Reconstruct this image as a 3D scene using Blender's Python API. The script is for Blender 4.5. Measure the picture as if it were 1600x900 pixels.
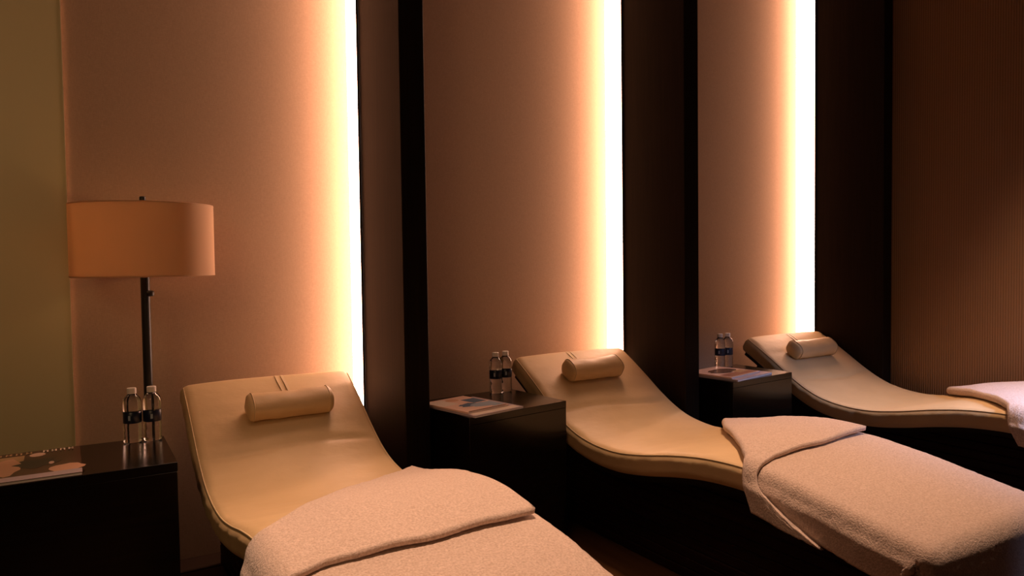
import bpy, bmesh, math, random
from mathutils import Vector, Matrix, noise

for o in list(bpy.data.objects):
    bpy.data.objects.remove(o)
SC = bpy.context.scene
COL = SC.collection
random.seed(4)
PI = math.pi

# ------------------------------------------------------------------ camera
CAM_D, CAM_H = 3.3359, 1.2736
YAW, PITCH, ROLL, FPX = 0.4942, -0.0371, -0.0132, 1151.145
fw = Vector((math.sin(YAW)*math.cos(PITCH), math.cos(YAW)*math.cos(PITCH), math.sin(PITCH)))
rt = Vector((math.cos(YAW), -math.sin(YAW), 0))
up = rt.cross(fw)
r2 = rt*math.cos(ROLL) + up*math.sin(ROLL)
u2 = -rt*math.sin(ROLL) + up*math.cos(ROLL)
cam_data = bpy.data.cameras.new('camera')
cam = bpy.data.objects.new('camera', cam_data)
COL.objects.link(cam)
m3 = Matrix((r2, u2, -fw)).transposed()
cam.matrix_world = Matrix.Translation((0, -CAM_D, CAM_H)) @ m3.to_4x4()
cam_data.sensor_width = 36
cam_data.lens = FPX/1600*36
cam_data.clip_start = 0.05
SC.camera = cam

# ------------------------------------------------------------------ world, lights, exposure
world = bpy.data.worlds.new('world'); SC.world = world
world.use_nodes = True
bg = world.node_tree.nodes['Background']
bg.inputs[0].default_value = (1.0, 0.62, 0.40, 1)
bg.inputs[1].default_value = 0.012
SC.view_settings.view_transform = 'Standard'
SC.view_settings.look = 'None'
SC.view_settings.exposure = 0.0
SC.view_settings.gamma = 1.0
SC.view_settings.use_curve_mapping = False

TH = 0.0541                       # every bay is turned slightly off the row
BAY = [Vector((1.0142, 0, 0)), Vector((2.5147, 0, 0)), Vector((4.0820, 0, 0))]
CT, ST = math.cos(TH), math.sin(TH)
def W(k, x, y, z=0.0):
    b = BAY[k]
    return Vector((b.x + CT*x - ST*y, b.y + ST*x + CT*y, z))

STRIP_COL = (1.0, 0.56, 0.385)
STRIP_POWER = 19.5
STRIP_Z = 0.56        # the strips start behind the lounger heads

def area_light(name, loc, target, size, power, col, spread=180, sy=None):
    d = bpy.data.lights.new(name, 'AREA'); d.energy = power; d.color = col
    d.shape = 'RECTANGLE'; d.size = size; d.size_y = sy or size
    d.spread = math.radians(spread)
    o = bpy.data.objects.new(name, d); COL.objects.link(o)
    o.location = loc
    o.rotation_euler = (Vector(target)-Vector(loc)).to_track_quat('-Z', 'Y').to_euler()
    return o
def spot_light(name, loc, target, power, col, angle=60, blend=1.0, r=0.06):
    d = bpy.data.lights.new(name, 'SPOT'); d.energy = power; d.color = col
    d.spot_size = math.radians(angle); d.spot_blend = blend; d.shadow_soft_size = r
    o = bpy.data.objects.new(name, d); COL.objects.link(o)
    o.location = loc
    o.rotation_euler = (Vector(target)-Vector(loc)).to_track_quat('-Z', 'Y').to_euler()
    return o
# ceiling downlights over the loungers
for k in range(3):
    spot_light('ceiling_downlight', W(k, -0.45, -1.75, 3.0), W(k, -0.45, -1.5, 0.5), 255, (1.0, 0.60, 0.39), 57, 1.0, 0.12)
# window daylight from the right of the viewer
area_light('window_daylight', (3.9, -3.9, 2.2), (3.55, -2.1, 0.5), 0.7, 17, (0.44, 0.57, 1.0), 42, 0.8)
# added warm fill behind the viewer, brightens the left panel and the lamp shade
area_light('added_warm_fill', (-1.5, -3.9, 2.6), (-0.6, 0.0, 1.3), 0.9, 4.5, (1.0, 0.62, 0.30), 90)

# ------------------------------------------------------------------ materials
def mat(name, col, rough=0.6, metal=0.0, spec=0.5, **kw):
    m = bpy.data.materials.new(name); m.use_nodes = True
    b = m.node_tree.nodes['Principled BSDF']
    b.inputs['Base Color'].default_value = (*col, 1)
    b.inputs['Roughness'].default_value = rough
    b.inputs['Metallic'].default_value = metal
    b.inputs['Specular IOR Level'].default_value = spec
    for k_, v in kw.items():
        b.inputs[k_.replace('_', ' ')].default_value = v
    return m
def nt(m): return m.node_tree.nodes, m.node_tree.links, m.node_tree.nodes['Principled BSDF']
def coords(m, scale=(1, 1, 1), rot=(0, 0, 0)):
    N, L, B = nt(m)
    tc = N.new('ShaderNodeTexCoord'); mp = N.new('ShaderNodeMapping')
    mp.inputs['Scale'].default_value = scale; mp.inputs['Rotation'].default_value = rot
    L.new(tc.outputs['Object'], mp.inputs['Vector'])
    return mp.outputs['Vector']
def ramp_noise(m, vec, scale, c0, c1, detail=4, p0=0.3, p1=0.7, rough=0.6):
    N, L, B = nt(m)
    n = N.new('ShaderNodeTexNoise'); n.inputs['Scale'].default_value = scale
    n.inputs['Detail'].default_value = detail; n.inputs['Roughness'].default_value = rough
    L.new(vec, n.inputs['Vector'])
    r = N.new('ShaderNodeValToRGB')
    r.color_ramp.elements[0].position = p0; r.color_ramp.elements[0].color = (*c0, 1)
    r.color_ramp.elements[1].position = p1; r.color_ramp.elements[1].color = (*c1, 1)
    L.new(n.outputs['Fac'], r.inputs['Fac'])
    return n.outputs['Fac'], r.outputs['Color']
def bump(m, fac, strength, dist=0.002, prev=None):
    N, L, B = nt(m)
    b = N.new('ShaderNodeBump'); b.inputs['Strength'].default_value = strength
    b.inputs['Distance'].default_value = dist
    L.new(fac, b.inputs['Height'])
    if prev: L.new(prev, b.inputs['Normal'])
    L.new(b.outputs['Normal'], B.inputs['Normal'])
    return b.outputs['Normal']

def grasscloth(name, c0, c1):
    m = mat(name, c0, 0.9, spec=0.15)
    N, L, B = nt(m)
    v = coords(m, (90, 90, 420)); f1, col1 = ramp_noise(m, v, 1.0, c0, c1, 3, .25, .75)
    v2 = coords(m, (420, 420, 60)); f2, col2 = ramp_noise(m, v2, 1.0, c0, c1, 3, .25, .75)
    v3 = coords(m, (1.2, 1.2, 1.2)); f3, _ = ramp_noise(m, v3, 2.0, c0, c1, 3)
    mx = N.new('ShaderNodeMix'); mx.data_type = 'RGBA'; mx.inputs[0].default_value = 0.5
    L.new(col1, mx.inputs[6]); L.new(col2, mx.inputs[7])
    L.new(mx.outputs[2], B.inputs['Base Color'])
    n1 = bump(m, f1, 0.25, 0.001); bump(m, f2, 0.2, 0.001, n1)
    return m
M_WALL = grasscloth('grasscloth', (0.36, 0.235, 0.155), (0.50, 0.335, 0.225))

def ribbed(name):
    m = mat(name, (0.2, 0.12, 0.07), 0.85, spec=0.2)
    N, L, B = nt(m)
    tc = N.new('ShaderNodeTexCoord')
    wv = N.new('ShaderNodeTexWave'); wv.wave_type = 'BANDS'; wv.bands_direction = 'Y'
    wv.inputs['Scale'].default_value = 24.0; wv.inputs['Distortion'].default_value = 0.25
    wv.inputs['Detail'].default_value = 2; wv.inputs['Detail Scale'].default_value = 3
    L.new(tc.outputs['Object'], wv.inputs['Vector'])
    r = N.new('ShaderNodeValToRGB')
    r.color_ramp.elements[0].color = (0.22, 0.122, 0.062, 1); r.color_ramp.elements[0].position = .1
    r.color_ramp.elements[1].color = (0.30, 0.168, 0.088, 1); r.color_ramp.elements[1].position = .8
    L.new(wv.outputs['Fac'], r.inputs['Fac']); L.new(r.outputs['Color'], B.inputs['Base Color'])
    n = bump(m, wv.outputs['Fac'], 0.4, 0.002)
    return m
M_RIB = ribbed('ribbed_wallcovering')

def wood(name, c0, c1, rough, axis_scale=(60, 60, 3), spec=0.5):
    m = mat(name, c0, rough, spec=spec)
    N, L, B = nt(m)
    f, c = ramp_noise(m, coords(m, axis_scale), 1.0, c0, c1, 5, .3, .75)
    L.new(c, B.inputs['Base Color']); bump(m, f, 0.12, 0.0006)
    return m
M_FIN = wood('wenge_fin', (0.006, 0.004, 0.0025), (0.014, 0.008, 0.0045), 0.5, (90, 90, 2.5), 0.07)
M_TABLE = wood('wenge_table', (0.003, 0.002, 0.0013), (0.007, 0.004, 0.0022), 0.2, (3, 80, 80), 0.38)
M_BASE = wood('wenge_base', (0.008, 0.0022, 0.0016), (0.022, 0.006, 0.0045), 0.5, (70, 2, 70), 0.15)
M_SHELL = mat('dark_shell', (0.010, 0.006, 0.004), 0.5, spec=0.2)
M_FLOOR = wood('floor_boards', (0.05, 0.021, 0.008), (0.095, 0.042, 0.016), 0.4, (40, 2, 40), 0.2)
M_BORDER = mat('floor_border', (0.03, 0.016, 0.010), 0.5, spec=0.2)
M_CEIL = mat('ceiling_paint', (0.30, 0.24, 0.19), 0.9)
M_CREAM = mat('painted_panel', (0.62, 0.53, 0.29), 0.4, spec=0.4)
M_EDGE_HIGHLIGHT = mat('panel_edge_highlight', (0.75, 0.6, 0.4), 0.3)  # paler than the panel: edge highlight put into the colour
M_BLACK = mat('matt_black', (0.012, 0.009, 0.007), 0.4)

def leather():
    m = mat('cream_leather', (0.60, 0.45, 0.26), 0.5, spec=0.3)
    N, L, B = nt(m)
    f, c = ramp_noise(m, coords(m, (1, 1, 1)), 3.0, (0.58, 0.415, 0.22), (0.67, 0.485, 0.265), 3)
    L.new(c, B.inputs['Base Color'])
    f2, _ = ramp_noise(m, coords(m, (1, 1, 1)), 420.0, (0, 0, 0), (1, 1, 1), 2)
    n1 = bump(m, f2, 0.08, 0.0006)
    f3, _ = ramp_noise(m, coords(m, (6, 9, 9)), 1.6, (0, 0, 0), (1, 1, 1), 3)
    bump(m, f3, 0.22, 0.012, n1)
    return m
M_LEATHER = leather()
M_PIPING = mat('cream_piping', (0.62, 0.48, 0.28), 0.5, spec=0.3)

def terry():
    m = mat('terry_towel', (0.70, 0.52, 0.42), 0.95, spec=0.1)
    N, L, B = nt(m)
    B.inputs['Sheen Weight'].default_value = 0.35
    B.inputs['Sheen Roughness'].default_value = 0.5
    f, c = ramp_noise(m, coords(m), 170.0, (0.55, 0.40, 0.31), (0.80, 0.63, 0.53), 3, .3, .68)
    L.new(c, B.inputs['Base Color'])
    n1 = bump(m, f, 0.9, 0.004)
    f2, _ = ramp_noise(m, coords(m), 520.0, (0, 0, 0), (1, 1, 1), 2)
    bump(m, f2, 0.6, 0.002, n1)
    return m
M_TOWEL = terry()

def shade_mat():
    m = bpy.data.materials.new('lamp_shade_fabric'); m.use_nodes = True
    N, L = m.node_tree.nodes, m.node_tree.links
    B = N['Principled BSDF']
    B.inputs['Base Color'].default_value = (0.74, 0.54, 0.36, 1); B.inputs['Roughness'].default_value = 0.8
    B.inputs['Specular IOR Level'].default_value = 0.2
    T = N.new('ShaderNodeBsdfTranslucent'); T.inputs['Color'].default_value = (0.85, 0.58, 0.32, 1)
    mx = N.new('ShaderNodeMixShader'); mx.inputs[0].default_value = 0.45
    L.new(B.outputs[0], mx.inputs[1]); L.new(T.outputs[0], mx.inputs[2])
    L.new(mx.outputs[0], N['Material Output'].inputs['Surface'])
    return m
M_SHADE = shade_mat()

def emis(name, col, s):
    m = bpy.data.materials.new(name); m.use_nodes = True
    N, L = m.node_tree.nodes, m.node_tree.links
    B = N['Principled BSDF']; B.inputs['Base Color'].default_value = (.8, .8, .8, 1)
    B.inputs['Emission Color'].default_value = (*col, 1); B.inputs['Emission Strength'].default_value = s
    return m
M_STRIP = emis('strip_diffuser', STRIP_COL, STRIP_POWER)
M_PLASTIC = mat('clear_bottle_water', (0.97, 0.98, 1.0), 0.02, Transmission_Weight=1.0, IOR=1.5)
M_CAP = mat('white_cap', (0.85, 0.78, 0.74), 0.4)
M_LABEL = mat('navy_label', (0.006, 0.010, 0.035), 0.35)
M_MARK = mat('label_mark', (0.35, 0.42, 0.5), 0.5)
M_PAGES = mat('magazine_pages', (0.72, 0.64, 0.60), 0.6)
def M(name, c, r=0.25): return mat(name, c, r)
C_BROWN = M('cover_brown', (0.10, 0.045, 0.03)); C_PEACH = M('cover_peach', (0.75, 0.42, 0.27)); C_PINK = M('cover_pink', (0.88, 0.60, 0.47))
C_DARK = M('cover_dark', (0.03, 0.025, 0.03)); C_PALE = M('cover_pale', (0.85, 0.72, 0.60)); C_BLUE = M('cover_blue', (0.10, 0.17, 0.26))
C_SKY = M('cover_sky', (0.36, 0.46, 0.55)); C_LILAC = M('cover_lilac', (0.52, 0.42, 0.45)); C_RUST = M('cover_rust', (0.45, 0.20, 0.12))
C_GOLD = M('cover_gold', (0.55, 0.35, 0.18))

# ------------------------------------------------------------------ mesh helpers
def obj(name, verts, faces, m, parent=None, smooth=False, mats=None, fm=None):
    me = bpy.data.meshes.new(name)
    me.from_pydata([tuple(v) for v in verts], [], faces)
    for mm in ([m] if mats is None else mats): me.materials.append(mm)
    if fm:
        for p, i in zip(me.polygons, fm): p.material_index = i
    if smooth:
        for p in me.polygons: p.use_smooth = True
    me.update()
    bm = bmesh.new(); bm.from_mesh(me); bmesh.ops.recalc_face_normals(bm, faces=bm.faces); bm.to_mesh(me); bm.free()
    o = bpy.data.objects.new(name, me); COL.objects.link(o)
    if parent: o.parent = parent
    return o
def prism(pts, z0, z1):
    n = len(pts)
    v = [(x, y, z0) for x, y in pts] + [(x, y, z1) for x, y in pts]
    f = [tuple(range(n))[::-1], tuple(range(n, 2*n))] + [(i, (i+1) % n, n+(i+1) % n, n+i) for i in range(n)]
    return v, f
def bevel(o, w=0.003, seg=2):
    b = o.modifiers.new('bevel', 'BEVEL'); b.width = w; b.segments = seg; b.limit_method = 'ANGLE'; b.angle_limit = math.radians(40)
    return o
def lathe(prof, n=32, c=(0, 0, 0)):
    v = []; f = []
    for r, z in prof:
        for i in range(n):
            a = 2*PI*i/n; v.append((c[0]+r*math.cos(a), c[1]+r*math.sin(a), c[2]+z))
    for j in range(len(prof)-1):
        for i in range(n):
            f.append((j*n+i, j*n+(i+1) % n, (j+1)*n+(i+1) % n, (j+1)*n+i))
    return v, f
def lathe_closed(prof, n=32, c=(0, 0, 0)):
    v, f = lathe(prof, n, c); k = len(prof)
    f.append(tuple(range(n))[::-1]); f.append(tuple((k-1)*n+i for i in range(n)))
    return v, f
def tube(path, r, n=8, closed=False):
    v = []; f = []; L_ = len(path)
    for i, p in enumerate(path):
        p = Vector(p)
        a = Vector(path[(i-1) % L_] if (i or closed) else path[0]); b = Vector(path[(i+1) % L_] if (i < L_-1 or closed) else path[-1])
        t = (b-a).normalized(); s = t.cross(Vector((0.3, 0.1, 1))).normalized(); q = s.cross(t)
        for j in range(n):
            an = 2*PI*j/n; v.append(p + s*(r*math.cos(an)) + q*(r*math.sin(an)))
    m_ = L_ if closed else L_-1
    for i in range(m_):
        for j in range(n):
            f.append((i*n+j, i*n+(j+1) % n, ((i+1) % L_)*n+(j+1) % n, ((i+1) % L_)*n+j))
    if not closed:
        f.append(tuple(range(n))[::-1]); f.append(tuple((L_-1)*n+j for j in range(n)))
    return v, f
def merge(*vf):
    V = []; F = []
    for v, f in vf:
        o_ = len(V); V += list(v); F += [tuple(i+o_ for i in q) for q in f]
    return V, F
def empty(name, loc, rz=0.0):
    o = bpy.data.objects.new(name, None); COL.objects.link(o)
    o.location = loc; o.rotation_euler = (0, 0, rz); o.empty_display_size = 0.05
    return o
def tag(o, label, cat, group=None):
    o['label'] = label; o['category'] = cat
    if group: o['group'] = group
    return o
def struct(o): o['kind'] = 'structure'; return o

# ------------------------------------------------------------------ room shell
CEIL = 3.3
WY = 0.15
FINW = 0.12
def wall_box(k, x0, x1, y0, y1, z0, z1):
    q = [W(k, x0, y0), W(k, x1, y0), W(k, x1, y1), W(k, x0, y1)]
    return prism([(p.x, p.y) for p in q], z0, z1)
floor_v, floor_f = prism([(-2.6, -6.5), (4.75, -6.5), (4.75, 0.75), (-2.6, 0.75)], -0.08, 0.0)
struct(obj('floor', floor_v, floor_f, M_FLOOR))
cv, cf = prism([(-2.6, -6.5), (4.75, -6.5), (4.75, 0.75), (-2.6, 0.75)], CEIL, CEIL+0.08)
struct(obj('ceiling', cv, cf, M_CEIL))
# three cloth-covered panels, one per bay
e1 = -1.5005*CT + FINW; e2 = -1.5673*CT + FINW
struct(obj('wall_back', *merge(wall_box(0, -1.166, 0.02, WY, WY+0.08, 0, CEIL),
                               wall_box(1, e1-0.02, 0.02, WY, WY+0.08, 0, CEIL),
                               wall_box(2, e2-0.02, 0.02, WY, WY+0.08, 0, CEIL)), M_WALL))
struct(obj('wall_left', *wall_box(0, -3.4, -1.1675, WY-0.012, WY+0.06, 0, CEIL), M_CREAM))
struct(obj('trim_4', *wall_box(0, -1.1675, -1.1645, WY-0.013, WY+0.01, 0, CEIL), M_EDGE_HIGHLIGHT))  # thin strip that carries the painted highlight along the panel edge
# dark border of the floor along the wall
for k, (a, b) in enumerate([(-1.9, 0.0), (e1, 0.0), (e2, 0.0)]):
    struct(obj('trim_%d' % (k+5), *wall_box(k, a, b, -0.005, WY, 0.0, 0.003), M_BORDER))
# dark wood fins
for k in range(3):
    q = [W(k, 0, 0.0), W(k, 0, -0.47), W(k, FINW, -0.448), W(k, FINW, WY+0.07), W(k, 0.001, WY+0.07)]
    o = obj('trim_%d' % (k+1), *prism([(p.x, p.y) for p in q], 0.0, CEIL), M_FIN)
    struct(bevel(o, 0.003, 1))
struct(obj('wall_right', *wall_box(2, FINW, FINW+0.1, -6.2, WY+0.3, 0, CEIL), M_RIB))

# light strips between each panel and its fin
strip_names = ['tall glowing light strip in the corner behind the nearest lounger',
               'tall glowing light strip in the corner behind the middle lounger',
               'tall glowing light strip in the corner behind the farthest lounger']
for k in range(3):
    s = empty('light_strip', W(k, 0, WY/2, STRIP_Z), TH)
    tag(s, strip_names[k], 'light', 'recessed light strips beside the dark fins')
    v, f = prism([(-0.006, -WY/2+0.006), (-0.001, -WY/2+0.006), (-0.001, WY/2-0.001), (-0.006, WY/2-0.001)], STRIP_Z+0.01, CEIL-0.012)
    v = [(x, y, z-STRIP_Z) for x, y, z in v]
    obj('diffuser', v, f, M_STRIP, s)
    v, f = merge(prism([(-0.009, -WY/2), (-0.0005, -WY/2), (-0.0005, -WY/2+0.005), (-0.009, -WY/2+0.005)], STRIP_Z, CEIL-0.002))
    v = [(x, y, z-STRIP_Z) for x, y, z in v]
    obj('housing', v, f, M_BLACK, s)

# ------------------------------------------------------------------ floor lamp
lp = W(0, -0.921, -0.13)
lamp = empty('floor_lamp', (lp.x, lp.y, 0), TH)
tag(lamp, 'tall floor lamp with wide cream drum shade and thin dark pole', 'lamp')
v, f = lathe_closed([(0.125, 0.0), (0.125, 0.012), (0.118, 0.017), (0.02, 0.022)], 40)
obj('base', v, f, M_BLACK, lamp, True)
v, f = lathe_closed([(0.0165, 0.02), (0.0165, 1.505), (0.011, 1.507), (0.011, 1.535), (0.008, 1.538)], 20)
bevel(obj('pole', v, f, M_BLACK, lamp), 0.001, 1)
SR = 0.25
v, f = lathe([(SR, 1.232), (SR, 1.503), (SR-0.003, 1.503), (SR-0.003, 1.232), (SR, 1.232)], 96)
sh = obj('lamp_shade', v, f, M_SHADE, lamp, True)
sh.modifiers.new('edge', 'EDGE_SPLIT').split_angle = math.radians(50)
ring = [(SR*0.992*math.cos(2*PI*i/64), SR*0.992*math.sin(2*PI*i/64), 0) for i in range(64)]
for z in (1.2345, 1.5005):
    v, f = tube([(x, y, z) for x, y, _ in ring], 0.003, 6, True)
    obj('shade_ring', v, f, M_SHADE, sh)
v, f = merge(*[tube([(0, 0, 1.495), (SR*0.99*math.cos(a), SR*0.99*math.sin(a), 1.498)], 0.0025, 6) for a in (0.3, 0.3+2*PI/3, 0.3+4*PI/3)])
obj('shade_support', v, f, M_BLACK, sh)
bulb = bpy.data.lights.new('lamp_bulb', 'POINT'); bulb.energy = 0.35; bulb.color = (1.0, 0.58, 0.24); bulb.shadow_soft_size = 0.03
bo = bpy.data.objects.new('lamp_bulb', bulb); COL.objects.link(bo); bo.parent = lamp; bo.location = (-0.06, -0.02, 1.37)
v, f = lathe_closed([(0.013, 0), (0.018, 0.004), (0.018, 0.018), (0.012, 0.022)], 16, (0.013, -0.002, 1.155))
obj('switch', v, f, M_BLACK, lamp, True)

# ------------------------------------------------------------------ side tables
ZT = 0.64
def side_table(k, corners, label):
    pts = [W(k, x, y) for x, y in corners]
    c = sum(pts, Vector())/4
    root = empty('side_table', (c.x, c.y, 0), TH)
    tag(root, label, 'table', 'dark block side tables beside the loungers')
    inv = Matrix.Rotation(-TH, 3, 'Z')
    loc = [inv @ (p-c) for p in pts]
    l2 = [(p.x, p.y) for p in loc]
    inn = [(x*0.998, y*0.997) for x, y in l2]
    bevel(obj('table_top', *prism(l2, ZT-0.03, ZT), M_TABLE, root), 0.001, 1)
    bevel(obj('body', *prism(inn, 0.03, ZT-0.0305), M_TABLE, root), 0.001, 1)
    obj('plinth', *prism([(x*0.93, y*0.93) for x, y in l2], 0.0, 0.03), M_BLACK, root)
    return root
side_table(0, [(-1.85, -0.70), (-0.893, -0.705), (-0.888, -0.275), (-1.85, -0.262)], 'near dark wood block table left of the nearest lounger, in front of the lamp')
side_table(1, [(-1.305, -0.582), (-0.772, -0.508), (-0.815, -0.085), (-1.335, -0.13)], 'dark wood block table between the nearest and middle loungers')
side_table(2, [(-1.36, -0.515), (-0.845, -0.468), (-0.845, -0.075), (-1.39, -0.12)], 'small dark wood block table left of the farthest lounger')

# ------------------------------------------------------------------ lounger
SCL = 1.03
ZOFF = CAM_H*(1-SCL)
def kx(k, x, y, z):     # a point of the bay, pushed 3 percent away from the eye point when placed
    p = W(k, x, y)
    return Vector((p.x*SCL, (p.y+CAM_D)*SCL-CAM_D, z))
PROF = [(-.130, .792), (-.22, .740), (-.32, .678), (-.43, .607), (-.53, .553), (-.62, .520), (-.72, .502), (-.82, .496), (-.92, .501),
        (-1.05, .522), (-1.2, .554), (-1.35, .578), (-1.5, .588), (-1.62, .583), (-1.75, .566), (-1.9, .540), (-2.03, .517), (-2.13, .499)]
def catmull(P, n=8):
    out = []
    for i in range(len(P)-1):
        p0 = Vector(P[max(i-1, 0)]); p1 = Vector(P[i]); p2 = Vector(P[i+1]); p3 = Vector(P[min(i+2, len(P)-1)])
        for j in range(n):
            t = j/n
            out.append(0.5*((2*p1)+(p2-p0)*t+(2*p0-5*p1+4*p2-p3)*t*t+(3*p1-p0-3*p2+p3)*t**3))
    out.append(Vector(P[-1])); return out
PR = catmull(PROF, 8)
def frames(PR):
    fr = []
    for i, p in enumerate(PR):
        t = (PR[min(i+1, len(PR)-1)]-PR[max(i-1, 0)]).normalized()   # towards the foot, (dy,dz)
        n = Vector((t.y, -t.x))                                      # up-ish
        if n.y < 0: n = -n
        fr.append((p, t, n))
    return fr
FR = frames(PR)
X0, X1 = -0.803, -0.123
CX = (X0+X1)/2; HW = (X1-X0)/2
CUT = 0.088     # cushion thickness
YC = -1.05      # local y of the lounger's origin
def LV(x, y, z):        # bay coordinates -> lounger-local, already scaled
    return ((x-CX)*SCL, (y-YC)*SCL, z*SCL+ZOFF)

def cushion_mesh(seed):
    rc = 0.022
    sec = []            # closed cross-section: (x, depth below top)
    nt_ = 34
    for i in range(nt_+1): sec.append((-HW+rc+(2*HW-2*rc)*i/nt_, 0.0, 1))
    for i in range(1, 6): a = PI/2*i/5; sec.append((HW-rc+rc*math.sin(a), rc*(1-math.cos(a)), 0))
    for i in range(1, 5): sec.append((HW, rc+(CUT-2*rc)*i/4, 0))
    for i in range(1, 5): a = PI/2*i/4; sec.append((HW-rc+rc*math.cos(a), CUT-rc+rc*math.sin(a), 0))
    for i in range(1, 9): sec.append((HW-rc-(2*HW-2*rc)*i/8, CUT, 0))
    for i in range(1, 5): a = PI/2*i/4; sec.append((-HW+rc-rc*math.sin(a), CUT-rc+rc*math.cos(a), 0))
    for i in range(1, 5): sec.append((-HW, CUT-rc-(CUT-2*rc)*i/4, 0))
    for i in range(1, 5): a = PI/2*i/5; sec.append((-HW+rc-rc*math.cos(a), rc-rc*math.sin(a), 0))
    n = len(sec); V = []; F = []
    # stations incl. rounded ends
    st = []
    for q in range(5): a = PI/2*q/5; st.append((0, rc*math.cos(a)*0.9, rc*(1-math.sin(a))))
    for i in range(len(FR)): st.append((i, 0, 0))
    for q in range(4, -1, -1): a = PI/2*q/5; st.append((len(FR)-1, rc*math.cos(a)*0.9, rc*(1-math.sin(a))))
    for si, (i, ext, sh_) in enumerate(st):
        p, t, nn = FR[i]
        d = -1 if si < 5 else (1 if si >= 5+len(FR) else 0)
        for (x, dep, top) in sec:
            xx = x*(1-sh_/HW)
            dd = sh_ + dep*(1-2*sh_/CUT)
            y, z = p.x + t.x*ext*d - nn.x*dd, p.y + t.y*ext*d - nn.y*dd
            u = x/HW
            h = 0.0
            if top:
                crown = 0.010*(1-abs(u)**4)
                groove = -0.011*math.exp(-((p.x+0.475-0.015*math.sin(3*u+seed))/0.013)**2)*(1-u**6)
                wr = 0.0035*noise.noise(Vector((xx*3.2+seed*7, y*7.5, 0.3))) + 0.0018*noise.noise(Vector((xx*4+seed, y*26, 2)))
                h = crown+groove+wr - 0.006*math.exp(-((p.x+0.8)/0.3)**2)*(1-u*u)
            elif 0.2*CUT < dep < 0.8*CUT:
                wr = 0.003*noise.noise(Vector((y*16, z*3+seed*3, x))) + 0.003*noise.noise(Vector((y*40+z*20, z*6, x+seed)))
                xx += math.copysign(0.004+wr, x)
            y += nn.x*h; z += nn.y*h
            V.append(LV(CX+xx, y, z))
    for s in range(len(st)-1):
        for j in range(n):
            F.append((s*n+j, s*n+(j+1) % n, (s+1)*n+(j+1) % n, (s+1)*n+j))
    F.append(tuple(range(n))); F.append(tuple((len(st)-1)*n+j for j in range(n))[::-1])
    return V, F
def piping_mesh():
    path = []
    ins = 0.006
    L1 = [(-HW+ins, i) for i in range(0, len(FR))]
    R1 = [(HW-ins, i) for i in range(len(FR)-1, -1, -1)]
    for x, i in L1: path.append((x, i, 0))
    for q in range(1, 12): path.append((-HW+ins+(2*HW-2*ins)*q/12, len(FR)-1, 0.012))
    for x, i in R1: path.append((x, i, 0))
    for q in range(1, 12): path.append((HW-ins-(2*HW-2*ins)*q/12, 0, -0.012))
    pts = []
    for x, i, e in path:
        p, t, nn = FR[i]; d = 0.006
        pts.append(LV(CX+x, p.x+t.x*e-nn.x*d, p.y+t.y*e-nn.y*d))
    return tube(pts, 0.0026, 6, True)
def shell_mesh():
    # thin board under the cushion
    V = []; F = []; hw = HW-0.022; d0, d1 = CUT-0.003, CUT+0.022
    ids = list(range(1, len(FR)-2, 2)) + [len(FR)-2]
    for i in ids:
        p, t, nn = FR[i]
        for x, d in ((-hw, d0), (hw, d0), (hw, d1), (-hw, d1)):
            V.append(LV(CX+x, p.x-nn.x*d, p.y-nn.y*d))
    for s in range(len(ids)-1):
        for j in range(4): F.append((s*4+j, s*4+(j+1) % 4, s*4+4+(j+1) % 4, s*4+4+j))
    F.append((3, 2, 1, 0)); e = (len(ids)-1)*4; F.append((e, e+1, e+2, e+3))
    return V, F
def base_mesh():
    hw = HW-0.135
    zb = -ZOFF/SCL
    top = []
    for i in range(len(FR)):
        p, t, nn = FR[i]
        y, z = p.x-nn.x*(CUT+0.018), p.y-nn.y*(CUT+0.018)
        if -1.985 < y < -0.02: top.append((y, z))
    top = top + [(-1.99, top[-1][1]-0.002)]
    # horizontal louvre grooves: rows of boards set back in turn
    V = []; F = []
    rows = 17; H = 0.74
    lev = []
    for r in range(rows):
        z0 = zb + (H-zb)*r/rows; z1 = zb + (H-zb)*(r+1)/rows
        lev += [(z0+0.0001, 0.004), (z0+0.005, 0.0), (z1-0.005, 0.0)]
    lev.append((H, 0.004))
    for sx in (-1, 1):
        for (z, ins) in lev:
            for (y, zt) in top:
                V.append(LV(CX+sx*(hw-ins), y, min(z, zt)))
    m_ = len(top); nl = len(lev)
    for s in range(2):
        o_ = s*m_*nl
        for a in range(nl-1):
            for b in range(m_-1):
                F.append((o_+a*m_+b, o_+a*m_+b+1, o_+(a+1)*m_+b+1, o_+(a+1)*m_+b))
    o_ = m_*nl
    for b in (0, m_-1):
        for a in range(nl-1): F.append((a*m_+b, (a+1)*m_+b, o_+(a+1)*m_+b, o_+a*m_+b))
    for a in (0, nl-1):
        for b in range(m_-1): F.append((a*m_+b, a*m_+b+1, o_+a*m_+b+1, o_+a*m_+b))
    return V, F

lounger_labels = ['nearest cream padded wave lounger, beside the floor lamp table',
                  'middle cream padded wave lounger, its whole curved side showing',
                  'farthest cream padded wave lounger, beside the ribbed brown wall']
def lounger(k):
    o = kx(k, CX, YC, 0)
    root = empty('wave_lounger', o, TH)
    tag(root, lounger_labels[k], 'lounger', 'wave loungers in a row along the wall')
    c = obj('cushion', *cushion_mesh(k*1.7+1), M_LEATHER, root, True)
    obj('piping', *piping_mesh(), M_PIPING, c, True)
    obj('shell', *shell_mesh(), M_SHELL, root)
    obj('base', *base_mesh(), M_BASE, root)
    return root
for k in range(3): lounger(k)

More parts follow.
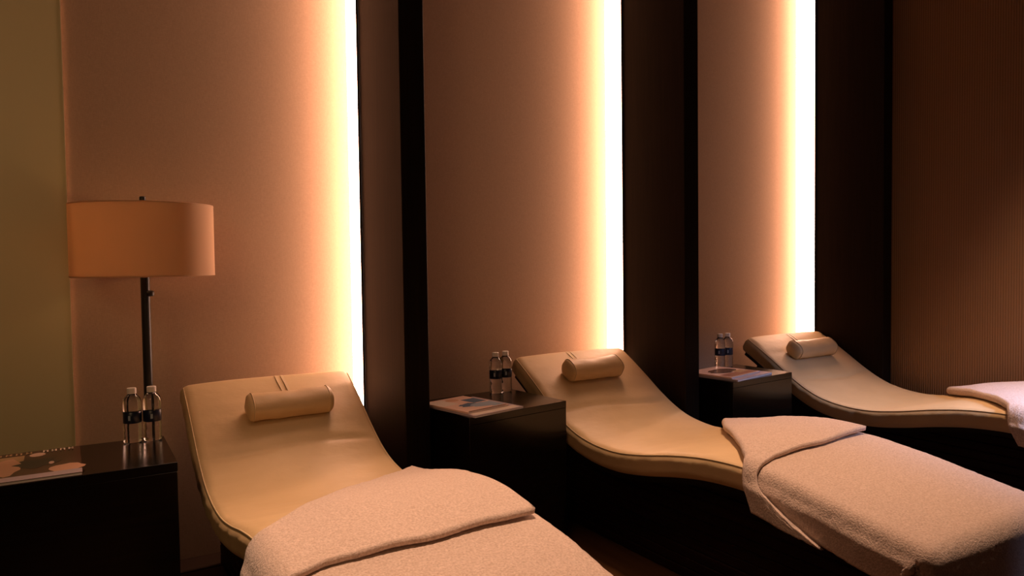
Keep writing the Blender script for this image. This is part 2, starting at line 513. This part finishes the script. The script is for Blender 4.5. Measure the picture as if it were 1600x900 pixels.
# ------------------------------------------------------------------ bolster pillows
def arc_frame(y):
    for i in range(len(FR)-1):
        if FR[i][0].x >= y >= FR[i+1][0].x:
            a = (FR[i][0].x-y)/(FR[i][0].x-FR[i+1][0].x)
            p = FR[i][0].lerp(FR[i+1][0], a); t = FR[i][1].lerp(FR[i+1][1], a).normalized(); nn = FR[i][2].lerp(FR[i+1][2], a).normalized()
            return p, t, nn
    return FR[0]
pillow_labels = ['cream bolster pillow strapped to the head of the nearest lounger',
                 'cream bolster pillow on the head of the middle lounger',
                 'cream bolster pillow on the head of the farthest lounger']
def pillow(k, xc, yc, half, r, xs, seed, tilt=0.0):
    p, t, nn = arc_frame(yc)
    org = kx(k, xc, p.x, 0)
    hh = 0.008 + r*0.90
    root = empty('bolster_pillow', (org.x, org.y, 0), TH)
    tag(root, pillow_labels[k], 'pillow', 'bolster pillows on the loungers')
    V = []; F = []; ns = 40; nr = 28
    for i in range(ns+1):
        u = -1+2*i/ns
        e = max(0.0, (abs(u)-0.84)/0.16)
        rr = r*(1-0.0*e)*math.sqrt(max(0, 1-e**2.6*0.80))
        x = u*half
        if i in (0, ns): rr = r*0.30
        sag = 0.010*(1-abs(u))          # pinched slightly by the strap
        for j in range(nr):
            a = 2*PI*j/nr
            ca, sa = math.cos(a), math.sin(a)
            # soft square section
            q = (abs(ca)**2.6+abs(sa)**2.6)**(-1/2.6)
            w = rr*q*(1+0.05*noise.noise(Vector((u*3+seed, ca*1.5, sa*1.5)))) 
            along = ca*w*1.12                 # along slope
            off = sa*w*0.93 + hh - (sag if sa > 0 else 0)*0.6
            y = p.x + t.x*along + nn.x*off; z = p.y + t.y*along + nn.y*off
            V.append((x*SCL, (y-p.x+tilt*x)*SCL, z*SCL+ZOFF))
    for i in range(ns):
        for j in range(nr): F.append((i*nr+j, i*nr+(j+1) % nr, (i+1)*nr+(j+1) % nr, (i+1)*nr+j))
    F.append(tuple(range(nr))); F.append(tuple(ns*nr+j for j in range(nr))[::-1])
    body = obj('pillow_body', V, F, M_LEATHER, root, True)
    # seam rings at both ends
    rings = []
    for u in (-0.86, 0.86):
        pts = []
        for j in range(nr):
            a = 2*PI*j/nr; ca, sa = math.cos(a), math.sin(a); q = (abs(ca)**2.6+abs(sa)**2.6)**(-1/2.6)
            w = r*q*1.005; al = ca*w*1.12; of = sa*w*0.93+hh
            y = p.x+t.x*al+nn.x*of; z = p.y+t.y*al+nn.y*of
            pts.append((u*half*SCL, (y-p.x+tilt*u*half)*SCL, z*SCL+ZOFF))
        rings.append(tube(pts, 0.0022, 6, True))
    for rg in rings: obj('seam', *rg, M_PIPING, body, True)
    # flat straps from the pillow over the head end
    def strap(dx, nm='strap'):
        pts = []
        for y in [yc+0.04+0.012*i for i in range(40)]:
            if y > -0.132: break
            pp, tt, n2 = arc_frame(y)
            pts.append((pp.x+n2.x*0.013, pp.y+n2.y*0.013, n2))
        pp, tt, n2 = FR[0]
        for a, hgt in ((0.3, 0.010), (0.6, 0.004), (0.9, -0.008), (1.0, -0.03), (1.0, -0.06)):
            pts.append((pp.x-tt.x*0.026*a+n2.x*hgt, pp.y-tt.y*0.026*a+n2.y*hgt, n2))
        V = []; F = []
        wdt = 0.0055
        for i, (y, z, n2) in enumerate(pts):
            for sx, dh in ((-1, 0), (1, 0), (1, -0.003), (-1, -0.003)):
                V.append(((xs-xc+dx+sx*wdt+0.004*math.sin(i*0.35))*SCL, (y-p.x+n2.x*dh)*SCL, (z+n2.y*dh)*SCL+ZOFF))
        for i in range(len(pts)-1):
            for j in range(4): F.append((i*4+j, i*4+(j+1) % 4, i*4+4+(j+1) % 4, i*4+4+j))
        obj(nm, V, F, M_PIPING, root)
    strap(-0.012); strap(0.012)
    return root
pillow(0, -0.437, -0.318, 0.172, 0.049, -0.425, 1.3, 0.03)
pillow(1, -0.470, -0.290, 0.168, 0.049, -0.484, 4.1)
pillow(2, -0.480, -0.300, 0.185, 0.049, -0.455, 7.7)

# ------------------------------------------------------------------ towels
# profile continued over the foot end
def ext_frames():
    fr = list(FR); p, t, nn = FR[-1]
    R = 0.03; c = p - nn*R
    base_a = math.atan2(nn.y, nn.x)
    out = []
    for i in range(1, 7):
        a = base_a + (PI - base_a)*i/6 if base_a > 0 else base_a
        n2 = Vector((math.cos(a), math.sin(a))); out.append((c+n2*R, Vector((-n2.y, n2.x)), n2))
    q = out[-1][0]
    for i in range(1, 12): out.append((q+Vector((-0.0012*i, -0.011*i)), Vector((0, -1)), Vector((-1, 0))))
    return fr+out
EF = ext_frames()
SL = [0.0]
for i in range(1, len(EF)): SL.append(SL[-1]+(EF[i][0]-EF[i-1][0]).length)
def s_of_y(y):
    for i in range(len(FR)-1):
        if FR[i][0].x >= y >= FR[i+1][0].x:
            a = (FR[i][0].x-y)/(FR[i][0].x-FR[i+1][0].x); return SL[i]+a*(SL[i+1]-SL[i])
    return SL[len(FR)-1]
def ef(s):
    s = max(0, min(s, SL[-1]-1e-6)); lo, hi = 0, len(SL)-1
    while hi-lo > 1:
        m_ = (lo+hi)//2
        if SL[m_] <= s: lo = m_
        else: hi = m_
    a = (s-SL[lo])/(SL[hi]-SL[lo])
    return EF[lo][0].lerp(EF[hi][0], a), EF[lo][1].lerp(EF[hi][1], a), EF[lo][2].lerp(EF[hi][2], a).normalized()

towel_labels = ['pink beige fluffy towel folded back over the nearest lounger',
                'pink beige fluffy towel folded back over the middle lounger',
                'towel with folded corner on the farthest lounger, cut by the frame edge']
def towel(k, yF0, yF1, yE0, yE1, seed, bow=0.0, tip=0.955):
    root_loc = kx(k, CX, YC, 0)
    na = 150
    dropL, dropR = 0.105, 0.07
    rc = 0.024
    total_top = 2*HW
    # across parameter a: metres from left edge, negative = hanging at left
    As = [-dropL + (total_top+dropL+dropR)*i/na for i in range(na+1)]
    nT, nW_, nB = 44, 10, 150
    V = []; F = []
    rows = nT+nW_+nB
    for a in As:
        u = a/total_top
        uc = min(max(u, 0), 1)
        yF = yF0 + (yF1-yF0)*uc + bow*math.sin(PI*uc) + 0.008*noise.noise(Vector((u*6, seed, 0)))
        yE = yE0 + (yE1-yE0)*uc + 0.006*noise.noise(Vector((u*5, seed+9, 0))) - 0.010*math.sin(PI*uc)
        if a < 0:
            d = -a/dropL
            yF -= 0.06*d; yE -= 0.24*d**1.6+0.03*d
        if a > total_top: yF -= 0.03
        if uc < 0.12: yE = yE - 0.02*(0.12-uc)/0.12
        sF, sE = s_of_y(yF), s_of_y(yE)
        if sE < sF+0.03: sE = sF+0.03
        cutf = min(max((a-total_top*tip)/0.02, 0), 1)
        sE = sE + (sF+0.02-sE)*cutf
        hB = 0.0115 + 0.011*(1-(2*uc-1)**4)
        gap = 0.022 + 0.010*uc**3 + 0.006*noise.noise(Vector((u*4+seed, 1, 1)))
        gap = gap*(1-cutf)+0.002*cutf
        hT = hB+gap
        path = []
        for i in range(nT):
            b = i/(nT-1); s = sE + (sF-sE)*b
            lift = gap + 0.010*math.sin(PI*b)*(0.4+0.6*uc)*(1-cutf)
            path.append((s, hB+lift))
        for i in range(1, nW_+1):
            an = PI*i/(nW_+1); r = gap/2
            path.append((sF-r*1.15*math.sin(an), hB+r+r*math.cos(an)))
        sEnd = SL[-1]-0.004
        for i in range(nB):
            b = i/(nB-1); path.append((sF+(sEnd-sF)*b, hB))
        for (s, h) in path:
            p, t, nn = ef(s)
            wob = 0.0040*noise.noise(Vector((a*7, s*6, seed))) + 0.0013*noise.noise(Vector((a*60, s*60, seed+h*40))) + 0.0008*noise.noise(Vector((a*130, s*130, seed+h*40)))
            hh = h+wob
            R = rc; SFT = SL[len(FR)-1]
            if R <= a <= total_top-R:
                x = -HW+a; off = hh
            elif a < R:
                g = R-a; L_arc = PI/2*R
                if s > SFT: g = min(g, L_arc+(dropL)*max(0.0, 1-(s-SFT)/0.035)+0.0004*g)
                if g < L_arc:
                    an = g/R; x = -HW+R-(R+hh)*math.sin(an); off = (R+hh)*math.cos(an)-R
                else:
                    x = -HW-hh-0.002-0.010*min(1, (g-L_arc)/0.02); off = -R-(g-L_arc)
                    x -= 0.006*noise.noise(Vector((s*9, seed, 3)))*min(1, (g-L_arc)/0.05)
            else:
                g = a-(total_top-R); L_arc = PI/2*R
                if s > SFT: g = min(g, L_arc+(dropR)*max(0.0, 1-(s-SFT)/0.035)+0.0004*g)
                if g < L_arc:
                    an = g/R; x = HW-R+(R+hh)*math.sin(an); off = (R+hh)*math.cos(an)-R
                else:
                    x = HW+hh+0.004*((g-L_arc)/dropR); off = -R-(g-L_arc)
            V.append(LV(CX+x, p.x+nn.x*off, p.y+nn.y*off))
    for i in range(na):
        for j in range(rows-1):
            F.append((i*rows+j, i*rows+j+1, (i+1)*rows+j+1, (i+1)*rows+j))
    o = obj('towel', V, F, M_TOWEL, None, True)
    o.location = root_loc; o.rotation_euler = (0, 0, TH)
    tag(o, towel_labels[k], 'towel', 'folded towels on the loungers')
    s = o.modifiers.new('thick', 'SOLIDIFY'); s.thickness = 0.016; s.offset = 0
    return o
towel(0, -1.46, -0.86, -1.69, -1.67, 2.0, 0.02)
towel(1, -1.58, -0.85, -1.60, -1.55, 5.0, 0.01)
towel(2, -1.56, -0.93, -1.62, -1.55, 8.0, 0.0)

# ------------------------------------------------------------------ bottles
def make_bottle():
    root = empty('water_bottle', (0, 0, 0))
    r = 0.0305
    prof = [(0.022, 0.0008), (0.0275, 0.002), (r, 0.007), (r, 0.014), (r-0.0016, 0.020), (r, 0.026), (r, 0.034), (r-0.0016, 0.040), (r, 0.046), (r, 0.060), (r-0.0012, 0.068), (r-0.0012, 0.113), (r, 0.118),
            (r, 0.140), (r-0.001, 0.150), (0.0265, 0.160), (0.019, 0.168), (0.0140, 0.173), (0.0128, 0.176), (0.0128, 0.184)]
    obj('bottle_body', *lathe_closed(prof, 40), M_PLASTIC, root, True)
    cap = lathe_closed([(0.0148, 0.1755), (0.0155, 0.1765), (0.0155, 0.1935), (0.0145, 0.1955)], 28)
    c = obj('cap', *cap, M_CAP, root)
    lb = obj('bottle_label', *lathe([(r-0.0002, 0.071), (r+0.0002, 0.0715), (r+0.0002, 0.1105), (r-0.0002, 0.111)], 40), M_LABEL, root, True)
    V = []; F = []
    for i in range(5):
        a = -PI/2-0.12+0.06*i
        for z in (0.083, 0.100): V.append(((r+0.0006)*math.cos(a), (r+0.0006)*math.sin(a), z))
    for i in range(4): F.append((2*i, 2*i+2, 2*i+3, 2*i+1))
    obj('label_mark', V, F, M_MARK, lb)
    return root
proto = make_bottle()
def copy_tree(o, parent=None):
    kids = [c for c in COL.objects if c.parent == o]
    c = o.copy(); COL.objects.link(c)
    if parent: c.parent = parent
    for ch in kids: copy_tree(ch, c)
    return c
BP = [(0, -0.992, -0.318, 'left water bottle of the pair on the lamp table'), (0, -0.928, -0.323, 'right water bottle of the pair on the lamp table'),
      (1, -0.930, -0.150, 'left water bottle of the pair on the table between loungers'), (1, -0.866, -0.136, 'right water bottle of the pair on the table between loungers'),
      (2, -1.020, -0.112, 'left water bottle of the pair on the farthest table'), (2, -0.958, -0.112, 'right water bottle of the pair on the farthest table')]
for i, (k, x, y, lab) in enumerate(BP):
    b = proto if i == 0 else copy_tree(proto)
    b.location = W(k, x, y, ZT); b.rotation_euler = (0, 0, -0.35+0.25*(i % 2)-0.3*k)
    tag(b, lab + ', clear with navy band', 'bottle', 'water bottles on the side tables')

# ------------------------------------------------------------------ magazines
def magazine(k, x, y, z, w, l, rot, th, cover, patches, label, name='magazine'):
    c = W(k, x, y, z)
    root = empty(name, c, TH+rot)
    tag(root, label, 'magazine', 'magazines on the side tables')
    pv, pf = prism([(-w/2+.0015, -l/2+.0015), (w/2-.0015, -l/2+.0015), (w/2-.0015, l/2-.0015), (-w/2+.0015, l/2-.0015)], 0.0008, th-0.0008)
    obj('pages', pv, pf, M_PAGES, root)
    # cover: back and front leaf joined by the spine, printed shapes are faces of the same leaf
    t = 0.0008
    V, F = merge(prism([(-w/2, -l/2), (w/2, -l/2), (w/2, l/2), (-w/2, l/2)], 0, t),
                 prism([(-w/2, -l/2), (w/2, -l/2), (w/2, l/2), (-w/2, l/2)], th-t, th),
                 prism([(-w/2, -l/2), (-w/2+0.001, -l/2), (-w/2+0.001, l/2), (-w/2, l/2)], 0, th))
    mats = [cover]; fm = [0]*len(F)
    for i, (m_, pts) in enumerate(patches):
        if m_ not in mats: mats.append(m_)
        o_ = len(V); V += [(px*w, py*l, th+0.0002+0.00008*i) for px, py in pts]
        F.append(tuple(range(o_, o_+len(pts)))); fm.append(mats.index(m_))
    me_o = obj('cover', V, F, None, root, False, mats, fm)
    return root
def blob(cx, cy, rx, ry, n=14, s=0.0, seed=0):
    return [(cx+rx*math.cos(2*PI*i/n)*(1+s*math.sin(3*i+seed)), cy+ry*math.sin(2*PI*i/n)*(1+s*math.cos(2*i+seed))) for i in range(n)]
def rect(x0, y0, x1, y1): return [(x0, y0), (x1, y0), (x1, y1), (x0, y1)]
def letters(y0, y1, x0, x1, n):
    out = []; st_ = (x1-x0)/n
    for i in range(n):
        a = x0+i*st_; b = a+st_*0.62; q = st_*0.17
        out += [rect(a, y0, a+q, y1), rect(b-q, y0, b, y1)]
        out.append(rect(a, (y0+y1)/2-0.008, b, (y0+y1)/2+0.008) if i % 2 else rect(a, y1-0.014, b, y1))
    return out
m1 = [(C_GOLD, rect(-.49, -.05, -.12, .36)), (C_PEACH, blob(-.30, -.02, .16, .30, 16, .1)), (C_DARK, blob(.02, .02, .22, .16, 16, .25, 2)),
      (C_PINK, blob(.02, .33, .09, .07)), (C_PEACH, blob(.34, -.26, .19, .12, 14, .12, 1)), (C_PINK, blob(.18, -.03, .03, .05)), (C_LILAC, rect(-.5, -.5, .5, -.36))]
m1 += [(C_GOLD, q) for q in letters(.385, .46, -.44, .0, 4)] + [(C_PALE, q) for q in letters(.385, .46, .08, .46, 4)]
magazine(0, -1.285, -0.505, ZT, 0.255, 0.385, 0.0, 0.009, C_BROWN, m1, 'dark brown magazine on the table in front of the floor lamp')
magazine(1, -1.185, -0.400, ZT, 0.275, 0.335, 0.21, 0.008, C_LILAC, [(C_RUST, rect(-.45, -.30, .30, .05)), (C_PALE, rect(-.45, -.47, .45, -.34)), (C_DARK, blob(0, .2, .2, .1))],
         'lilac magazine at the bottom of the pile on the table between loungers')
magazine(1, -1.212, -0.372, ZT+0.0085, 0.235, 0.300, 0.24, 0.007, C_PINK,
         [(C_PALE, rect(-.48, .05, -.1, .46)), (C_PEACH, blob(.02, .32, .14, .09)), (C_BLUE, blob(-.02, -.12, .22, .12, 16, .2)), (C_BLUE, rect(.15, -.05, .48, .25)),
          (C_SKY, blob(.18, -.22, .26, .14, 16, .1)), (C_SKY, rect(.22, -.42, .48, -.1)), (C_DARK, rect(-.46, -.49, .46, -.46))],
         'pink magazine with blue pictures, top of the pile between loungers')
magazine(2, -1.185, -0.335, ZT, 0.355, 0.300, 0.20, 0.010, C_LILAC, [(C_PALE, rect(-.45, .2, .2, .45))], 'pale lilac magazine at the bottom of the pile on the farthest table')
magazine(2, -1.215, -0.315, ZT+0.0105, 0.300, 0.270, 0.22, 0.008, C_PINK,
         [(C_RUST, rect(-.44, -.46, .46, -.20)), (C_BROWN, blob(.05, .05, .36, .22, 18, .08)), (C_GOLD, rect(.1, -.3, .42, -.1))],
         'rust and brown covered magazine, top of the pile on the farthest table')
